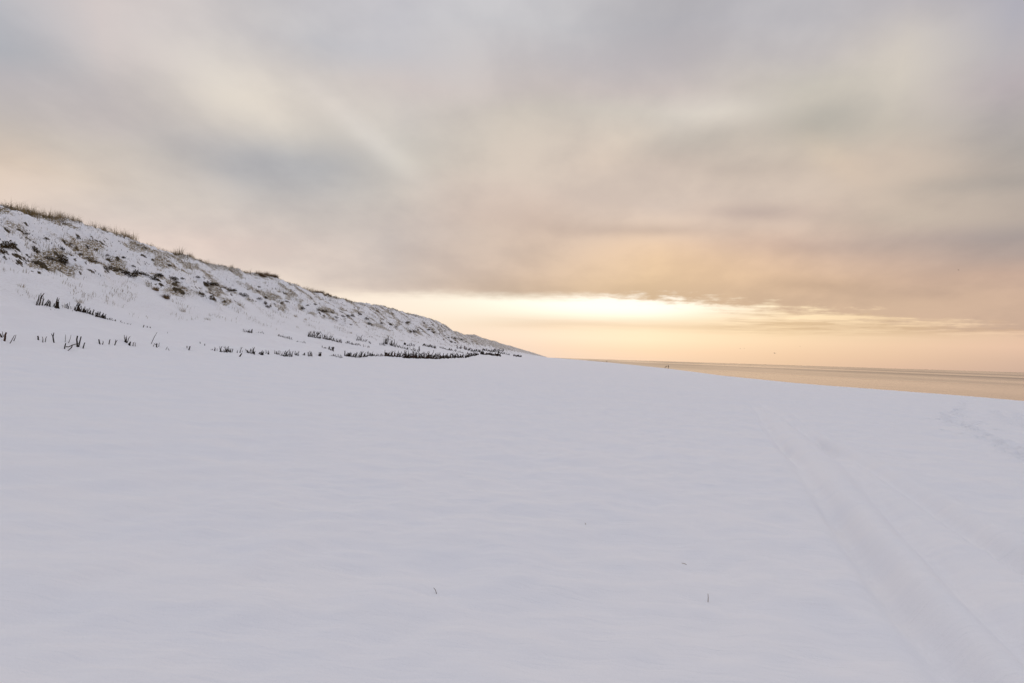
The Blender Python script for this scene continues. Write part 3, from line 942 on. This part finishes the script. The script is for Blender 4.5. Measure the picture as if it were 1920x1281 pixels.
# grass on the crest, seen against the sky
crest = [(6, 384), (14, 387), (24, 390), (36, 394), (48, 398), (58, 401), (66, 402), (74, 403), (82, 405), (88, 408), (104, 412), (114, 417), (124, 420), (140, 427), (152, 432),
         (178, 441), (196, 447), (208, 449), (216, 451), (224, 452), (232, 453), (240, 454), (250, 457), (276, 467), (290, 472), (300, 475), (308, 477), (318, 480), (328, 482), (334, 484),
         (352, 490), (362, 493), (372, 496), (382, 498), (392, 500), (424, 513), (436, 515), (446, 517), (460, 519), (470, 520), (574, 550), (584, 553), (630, 562), (644, 565), (658, 568)]
for (x, y) in crest:
    for k in range(2):
        lat0 = 45.0 + rd.uniform(-1.0, 0.8)
        # the crest point in this viewing direction
        d = ray(x + rd.uniform(-5, 5), y)
        sc = lat0 / -d[0] if d[0] < 0 else 50
        s_ = d[1] * sc
        o = put('marram_tuft', TUFTS[rd.randrange(6)], Vector((-lat0, s_, float(height(s_, lat0)))), rd.choice([0.5, 0.7, 0.9, 1.1, 1.5]) * rd.uniform(0.9, 1.1), rd)
        where = ('at the left end of the dune crest' if x < 95 else 'on the crest between the left end and the second grassy rise' if x < 170 else 'on the second grassy rise of the crest' if x < 265 else 'on the third grassy rise of the crest' if x < 340 else 'on the crest halfway between left end and hump' if x < 410 else 'on the crest just left of the rounded hump' if x < 480 else 'on the far crest right of the rounded hump')
        tag(o, 'dry tan marram tuft ' + where, 'grass', 'marram tufts on the crest')
for (x, lab) in ((500, 'broad golden brown grass clump on the rounded dune hump'), (606, 'dense brown grass clump on the crest right of the rounded hump')):
    root = None
    for k in range(7):
        lat0 = 45.0 + rd.uniform(-0.8, 0.8)
        d = ray(x + (k - 3) * (5.5 if x == 500 else 4.5), 530)
        s_ = d[1] * lat0 / -d[0]
        p = Vector((-lat0, s_, float(height(s_, lat0))))
        if root is None:
            root = bpy.data.objects.new('grass_clump', None); COL.objects.link(root); root.location = p
            tag(root, lab, 'grass clump')
        o = put('tuft', BIGT[k % 3], p - root.location, rd.uniform(0.8, 1.25), rd)
        o.parent = root
# two drooping tufts at the foot of the face
for (x, y, sz, lab) in ((292, 545, 0.62, 'dark rusty drooping grass tuft, upper of two below the eroded face'), (311, 560, 0.78, 'rounded rusty drooping grass tuft, lower of two below the eroded face')):
    p, t = ground(x, y)
    o = put('drooping_tuft', BIGT[0 if x < 300 else 1], p, sz, rd, 0.9, -0.6)
    tag(o, lab, 'grass tuft')
# dark heath clumps at places seen in the photograph
seen = [(6, 462, 1.0), (14, 469, 1.2), (3, 474, 1.0), (28, 462, .8), (92, 486, .9), (98, 489, .9), (112, 489, 1.2), (120, 491, 1.1), (72, 475, .7), (60, 468, .6), (170, 495, .8), (182, 492, .7),
        (196, 503, 1.1), (208, 507, .9), (214, 508, 1.0), (222, 510, 1.1), (236, 514, 1.2), (246, 516, 1.4), (254, 516, 1.3), (268, 517, .9), (274, 520, .8), (286, 529, 1.1), (300, 519, .9), (304, 521, .8), (320, 525, .8),
        (327, 528, 1.0), (334, 532, .9), (345, 523, .7), (372, 523, .8), (388, 534, 1.0), (394, 539, 1.0), (400, 534, .8), (407, 538, 1.0), (424, 544, .9), (432, 546, 1.2), (440, 547, 1.2), (450, 553, 1.1), (456, 555, 1.0),
        (481, 545, .9), (483, 540, .7), (487, 566, 1.0), (494, 559, 1.1), (498, 571, .8), (505, 577, .9), (512, 570, .7), (540, 566, .8), (563, 577, 1.1), (574, 575, .8), (588, 574, 1.3), (598, 582, 1.2), (606, 584, 1.2), (613, 586, 1.1), (622, 589, 1.0),
        (634, 596, 1.3), (642, 598, 1.1), (652, 594, 1.1), (660, 597, 1.3), (676, 593, 1.4), (692, 606, 1.7), (684, 602, 1.2), (714, 605, 1.2), (728, 608, 1.5), (730, 613, 1.3), (746, 612, 1.5), (760, 608, 1.7), (768, 622, 1.9), (775, 624, 2.0),
        (786, 620, 1.5), (800, 618, 1.5), (815, 623, 1.6), (792, 609, 1.5), (840, 634, 2.0), (852, 637, 2.0), (862, 638, 2.0), (846, 646, 1.8), (850, 648, 1.8), (130, 458, .6), (84, 452, .6), (146, 452, .6), (46, 442, .6), (118, 470, .6), (150, 478, .6), (205, 480, .6), (232, 484, .7), (252, 498, .7)]
def heath_label(x, y):
    if x < 40:
        return 'dark heath clump in the thick patch cut by the left picture edge'
    if x < 160:
        return 'small dark clump on the dune face above the tall upper row stakes' if y < 484 else 'dark heath clump in the pair at the bottom of the left face'
    if x < 280:
        return 'dark heath clump in the band along the foot of the eroded face' if y > 490 else 'small dark clump high on the face above the dark band'
    if x < 360:
        return 'dark heath clump on the face just above the rusty drooping tufts'
    if x < 460:
        return 'dark heath clump in the cluster right of the rusty drooping tufts'
    if x < 530:
        return 'dark clump on the face straight below the grassy dune hump'
    if x < 640:
        return 'dark clump on the face below the brown crest clump right of the hump'
    if x < 735:
        return 'dark clump on the middle of the receding dune face above the brush bundle'
    if x < 830:
        return 'dark clump on the far dune face below the last high hump'
    return 'dark clump low on the far dune face just above the back stakes'


for (x, y, sz) in seen:
    p, t = ground(x + rd.uniform(-4, 4), y + rd.uniform(-4.5, 3))
    sz *= rd.uniform(0.65, 1.15)
    o = put('heath_clump', HEATH[rd.randrange(6)], p, sz * 0.74, rd, rd.uniform(0.85, 1.35))
    tag(o, heath_label(x, y), 'shrub', 'dark clumps on the dune face')
# tufts scattered on the face
cnt = 0
while cnt < 150:
    s_ = 28 * math.exp(rd.random() * 2.4); lat0 = rd.uniform(29, 45)
    rmv = float(rough_mask(np.array(s_), np.array(lat0)))
    pt = float(fbm(np.array(s_ / 5.0), np.array(lat0 / 4.0), 71, 3))
    if rd.random() > (0.15 if rmv < 0.5 else 0.25 + 0.9 * max(pt, 0)):
        continue
    o = put('low_tuft', LOWT[rd.randrange(5)], Vector((-lat0, s_, float(height(s_, lat0)))), rd.uniform(0.6, 1.3), rd)
    tag(o, 'small dry tuft on the ' + ('smooth lower slope ' if rmv < 0.5 else 'rough upper face ') + ('of the near dune' if s_ < 60 else 'below the dune hump' if s_ < 140 else 'of the far dune'), 'grass', 'small tufts on the dune face')
    cnt += 1
# uncountable single blades
N = 90000
u = rng.random(N)
s_a = 24 * np.exp(u * math.log(600 / 24.0))
l_a = rng.uniform(27.5, 46.8, N)
rmv = rough_mask(s_a, l_a)
pt = fbm(s_a / 5.0, l_a / 4.0, 71, 3)
low = smooth((fbm(s_a / 4.0, l_a / 2.5, 83, 3) - 0.05) / 0.4) * smooth((l_a - 28.5) / 2)
crestp = smooth((l_a - 43.2) / 1.4) * smooth((perlin(s_a / 7.0, s_a * 0, 77) + 0.3) / 0.5)
pk = np.where(rmv > 0.5, 0.10 + 0.9 * smooth((pt + 0.02) / 0.5), 0.5 * low)
pk = np.maximum(pk, crestp)
keep = rng.random(N) < pk
s_a, l_a = s_a[keep], l_a[keep]
z_a = height(s_a, l_a)
n_ = len(s_a)
az_a = rng.normal(0.4, 1.3, n_); ln_a = np.abs(rng.normal(0.45, 0.3, n_)); h_a = rng.uniform(0.16, 0.48, n_); w_a = rng.uniform(0.012, 0.026, n_) * np.clip(s_a / 70, 1, 3)
base = np.stack([-l_a, s_a, z_a - 0.03], -1)
dd = np.stack([np.cos(az_a), np.sin(az_a), 0 * az_a], -1); sd_ = np.stack([-np.sin(az_a), np.cos(az_a), 0 * az_a], -1) * w_a[:, None] * 0.5
up = np.array((0, 0, 1.0))
p1 = base + dd * (h_a * 0.45 * np.sin(ln_a / 2))[:, None] + up * (h_a * 0.5 * np.cos(ln_a / 2))[:, None]
p2 = base + dd * (h_a * np.sin(ln_a))[:, None] + up * (h_a * 0.95 * np.cos(ln_a))[:, None]
Vn = np.stack([base - sd_, base + sd_, p1 + sd_ * 0.8, p1 - sd_ * 0.8, p2], 1).reshape(-1, 3)
i0 = np.arange(n_) * 5
me = bpy.data.meshes.new('dune_grass')
me.vertices.add(len(Vn)); me.vertices.foreach_set('co', Vn.astype(np.float32).ravel())
loops = np.stack([i0, i0 + 1, i0 + 2, i0 + 3, i0 + 3, i0 + 2, i0 + 4], 1).ravel().astype(np.int32)
me.loops.add(len(loops)); me.loops.foreach_set('vertex_index', loops)
starts = np.stack([np.arange(n_) * 7, np.arange(n_) * 7 + 4], 1).ravel().astype(np.int32)
me.polygons.add(2 * n_); me.polygons.foreach_set('loop_start', starts)
me.materials.append(m_grass)
me.update(calc_edges=True)
tag(link('dune_grass', me), 'single dry grass blades scattered through the snow of the dune', 'grass', kind='stuff')

# tiny dark stems that show everywhere through the thin snow of the face
N = 26000
s_b = 24 * np.exp(rng.random(N) * math.log(420 / 24.0)); l_b = rng.uniform(33.5, 46.0, N)
kp = (rough_mask(s_b, l_b) > 0.5) & (rng.random(N) < 0.06 + 0.9 * smooth((fbm(s_b / 1.6, l_b / 1.2, 95, 3) - 0.18) / 0.35))
s_b, l_b = s_b[kp], l_b[kp]
V, F = [], []
for q_s, q_l, q_z in zip(s_b, l_b, height(s_b, l_b)):
    blade(V, F, Vector((-q_l, q_s, q_z - 0.03)), rd.uniform(0, 6.28), abs(rd.gauss(0.5, 0.35)), rd.uniform(0.10, 0.26), rd.uniform(0.02, 0.055) * min(max(q_s / 80, 1), 2.5), rd)
tag(link('heath_stems', mesh_from('heath_stems', V, F, m_heath, False)), 'tiny dark stems speckling the rough snowy dune face', 'heath', kind='stuff')

# stray stalks on the near snow
def stalk(x0, y0, x1, y1, lab):
    p, t = ground(x1, y1)
    m = t / FPX
    tip = p + Vector(r_) * (x0 - x1) * m + Vector((0, 0, 1)) * max((y1 - y0) * m, 0.012)
    mid = (p + tip) * 0.5 + Vector((0.002, 0, 0.002))
    V, F = tube([p - Vector((0, 0, 0.01)), mid, tip], [0.0022, 0.002, 0.0014], 6)
    o = link('grass_stalk', mesh_from('grass_stalk', V, F, m_rustgrass))
    tag(o, lab, 'grass stalk')


stalk(813, 1104, 819, 1113, 'short dark stalk leaning left, stuck in the near snow left of centre')
stalk(1279, 1057, 1291, 1061, 'short dark stalk lying almost flat on the near snow')
stalk(1327, 1117, 1327.4, 1131, 'short upright straw coloured stalk stuck in the near snow')
stalk(1096, 982, 1098.5, 984.5, 'tiny dark stalk tip in the snow nearer the middle')


# ------------------------------------------------------------------ walker, dog, far walker
def skin_body(name, joints, edges, mat, levels=1, root=0):
    me = bpy.data.meshes.new(name)
    me.from_pydata([j[:3] for j in joints], edges, [])
    me.materials.append(mat)
    o = bpy.data.objects.new(name, me)
    COL.objects.link(o)
    o.modifiers.new('skin', 'SKIN')
    layer = me.skin_vertices[0].data
    for i, j in enumerate(joints):
        layer[i].radius = (j[3], j[3] if len(j) < 5 else j[4])
        layer[i].use_root = (i == root)
    sub = o.modifiers.new('subsurf', 'SUBSURF'); sub.levels = levels; sub.render_levels = levels
    return o


def on_edge(px, lat0):
    """a point of the snow edge above the sea in the viewing direction of column px"""
    best = None
    for s_ in np.geomspace(60, 1500, 900):
        z = float(height(s_, lat0))
        x, y = project((-lat0, s_, z))
        if best is None or abs(x - px) < best[0]:
            best = (abs(x - px), Vector((-lat0, s_, z)))
    return best[1]


def person(name, p, label, rot, scale=1.0):
    J = [(0, 0, 0.95, .15, .12), (0, 0, 1.15, .15, .11), (0, 0, 1.38, .17, .11), (0, 0, 1.50, .06), (0, 0.01, 1.58, .085), (0, 0.01, 1.70, .085),
         (0.10, 0, 0.88, .095), (0.11, 0.05, 0.48, .07), (0.11, -0.02, 0.09, .05), (0.11, 0.12, 0.04, .045),
         (-0.10, 0, 0.88, .095), (-0.11, -0.06, 0.48, .07), (-0.11, -0.18, 0.10, .05), (-0.11, -0.04, 0.04, .045),
         (0.21, 0, 1.40, .065), (0.27, 0.03, 1.12, .052), (0.26, 0.14, 0.90, .042), (0.25, 0.20, 0.82, .035),
         (-0.21, 0, 1.40, .065), (-0.27, -0.03, 1.12, .052), (-0.27, 0.06, 0.88, .042), (-0.26, 0.10, 0.80, .035)]
    E = [(0, 1), (1, 2), (2, 3), (3, 4), (4, 5), (0, 6), (6, 7), (7, 8), (8, 9), (0, 10), (10, 11), (11, 12), (12, 13), (2, 14), (14, 15), (15, 16), (16, 17), (2, 18), (18, 19), (19, 20), (20, 21)]
    root = skin_body(name, J, E, m_coat)
    root.location = p; root.rotation_euler = (0, 0, rot); root.scale = (scale * 1.15, scale * 1.15, scale)
    tag(root, label, 'person')
    # coat skirt and hair as clothing
    V, F = [], []
    for i, (z, a, b_) in enumerate(((1.42, .20, .135), (1.15, .185, .15), (0.95, .195, .165), (0.72, .22, .19))):
        for k in range(12):
            t = 2 * math.pi * k / 12
            V.append((math.cos(t) * a, math.sin(t) * b_, z))
    for i in range(3):
        for k in range(12):
            F.append((i * 12 + k, (i + 1) * 12 + k, (i + 1) * 12 + (k + 1) % 12, i * 12 + (k + 1) % 12))
    link('coat', mesh_from('coat', V, F, m_coat), root)
    V, F = [], []
    for i in range(5):
        ph = math.pi * 0.5 * i / 4
        for k in range(10):
            t = 2 * math.pi * k / 10
            V.append((math.cos(t) * .105 * math.cos(ph), -0.01 + math.sin(t) * .115 * math.cos(ph), 1.66 + .14 * math.sin(ph)))
    for i in range(4):
        for k in range(10):
            F.append((i * 10 + k, i * 10 + (k + 1) % 10, (i + 1) * 10 + (k + 1) % 10, (i + 1) * 10 + k))
    link('hair', mesh_from('hair', V, F, m_hair), root)
    return root


pw = on_edge(1253.3, -64.0)
person('person', pw, 'walker in dark clothes standing at the snow edge before the sea', 1.2, 1.12)
pd = on_edge(1247.3, -64.0)
# dog rearing up towards the walker: +x of the dog is its front
J = [(0.0, 0, 0.50, .13, .13), (0.22, 0, 0.68, .15, .14), (0.42, 0, 0.88, .16, .15), (0.54, 0, 1.04, .09), (0.64, 0, 1.12, .09), (0.76, 0, 1.10, .05),
     (-0.02, .09, 0.36, .08), (0.06, .10, 0.24, .05), (-0.06, .10, 0.13, .035), (0.0, .10, 0.03, .035),
     (-0.02, -.09, 0.36, .08), (0.08, -.10, 0.24, .05), (-0.03, -.10, 0.13, .035), (0.04, -.10, 0.03, .035),
     (0.50, .10, 0.78, .06), (0.60, .10, 0.68, .04), (0.70, .10, 0.70, .03),
     (0.50, -.10, 0.76, .06), (0.62, -.10, 0.64, .04), (0.72, -.10, 0.64, .03),
     (-0.14, 0, 0.44, .05), (-0.26, 0, 0.34, .035), (-0.36, 0, 0.36, .02)]
E = [(0, 1), (1, 2), (2, 3), (3, 4), (4, 5), (0, 6), (6, 7), (7, 8), (8, 9), (0, 10), (10, 11), (11, 12), (12, 13), (2, 14), (14, 15), (15, 16), (2, 17), (17, 18), (18, 19), (0, 20), (20, 21), (21, 22)]
dog = skin_body('dog', J, E, m_fur)
dog.location = pd; dog.rotation_euler = (0, 0, -0.15); dog.scale = (1.2, 1.4, 1.2)
tag(dog, 'dark dog rearing up beside the walker at the snow edge', 'dog')
for sgn in (1, -1):
    V = [(0.58, .05 * sgn, 1.18), (0.66, .07 * sgn, 1.18), (0.60, .08 * sgn, 1.27), (0.62, .03 * sgn, 1.17)]
    link('ear', mesh_from('ear', V, [(0, 1, 2), (1, 3, 2), (3, 0, 2), (0, 3, 1)], m_fur), dog)
pf = on_edge(1137.5, -60.0)
person('person', pf, 'tiny faraway upright figure on the snow edge left of the walker', 0.4, 1.0)


# ------------------------------------------------------------------ gulls
def gull(px, py, dist, span, bank, label, rotz):
    root = bpy.data.objects.new('gull', None); COL.objects.link(root)
    root.location = Vector(ray(px, py) * dist) + Vector((0, 0, EYE))
    root.rotation_euler = (0, bank, rotz)
    root.scale = (span,) * 3
    tag(root, label, 'bird', 'gulls over the sea')
    V, F = tube([(0, -0.20, 0), (0, -0.12, 0.0), (0, 0.0, -0.01), (0, 0.13, 0), (0, 0.19, 0.012), (0, 0.225, 0.01)], [0.008, 0.03, 0.05, 0.036, 0.028, 0.012], 8)
    link('body', mesh_from('body', V, F, m_gull), root)
    V, F = tube([(0, 0.22, 0.01), (0, 0.26, 0.0)], [0.009, 0.003], 5)
    link('beak', mesh_from('beak', V, F, m_beak), root)
    link('tail', mesh_from('tail', [(-.012, -.17, .004), (.012, -.17, .004), (.05, -.28, .004), (-.05, -.28, .004), (-.012, -.17, -.004), (.012, -.17, -.004), (.05, -.28, -.004), (-.05, -.28, -.004)],
                           [(0, 1, 2, 3), (7, 6, 5, 4), (0, 3, 7, 4), (1, 5, 6, 2), (2, 6, 7, 3), (0, 4, 5, 1)], m_gull, False), root)
    for sg in (1, -1):
        prof = [(0.02, 0.07, -0.06, 0.02), (0.14, 0.08, -0.06, 0.09), (0.27, 0.06, -0.05, 0.085), (0.40, 0.0, -0.05, 0.03), (0.50, -0.07, -0.08, -0.02)]
        V, F = [], []
        for (x, a, b_, z) in prof:
            V += [(x * sg, a, z), (x * sg, b_, z), (x * sg, b_ * 0.6 + a * 0.4, z + 0.014)]
        for i in range(4):
            a = i * 3
            F += [(a, a + 3, a + 4, a + 1), (a + 1, a + 4, a + 5, a + 2), (a + 2, a + 5, a + 3, a)]
        F += [(0, 1, 2), (12, 14, 13)]
        link('wing', mesh_from('wing', V, F, m_gull, False), root)


gull(1452.5, 662.5, 215, 1.25, 0.1, 'largest gull gliding low over the sea with raised wings', 0.5)
gull(1388, 654, 420, 1.2, -0.2, 'tiny gull left of the largest one, left of a pair', 1.2)
gull(1395.5, 653.5, 520, 1.2, 0.2, 'faintest gull, right of a pair near the horizon', 2.0)
gull(1500, 650, 330, 1.2, 0.0, 'small gull right of and above the largest one', -0.3)
gull(1797, 506.5, 330, 1.2, 0.15, 'small lone gull high in the grey cloud at the right', 0.4)
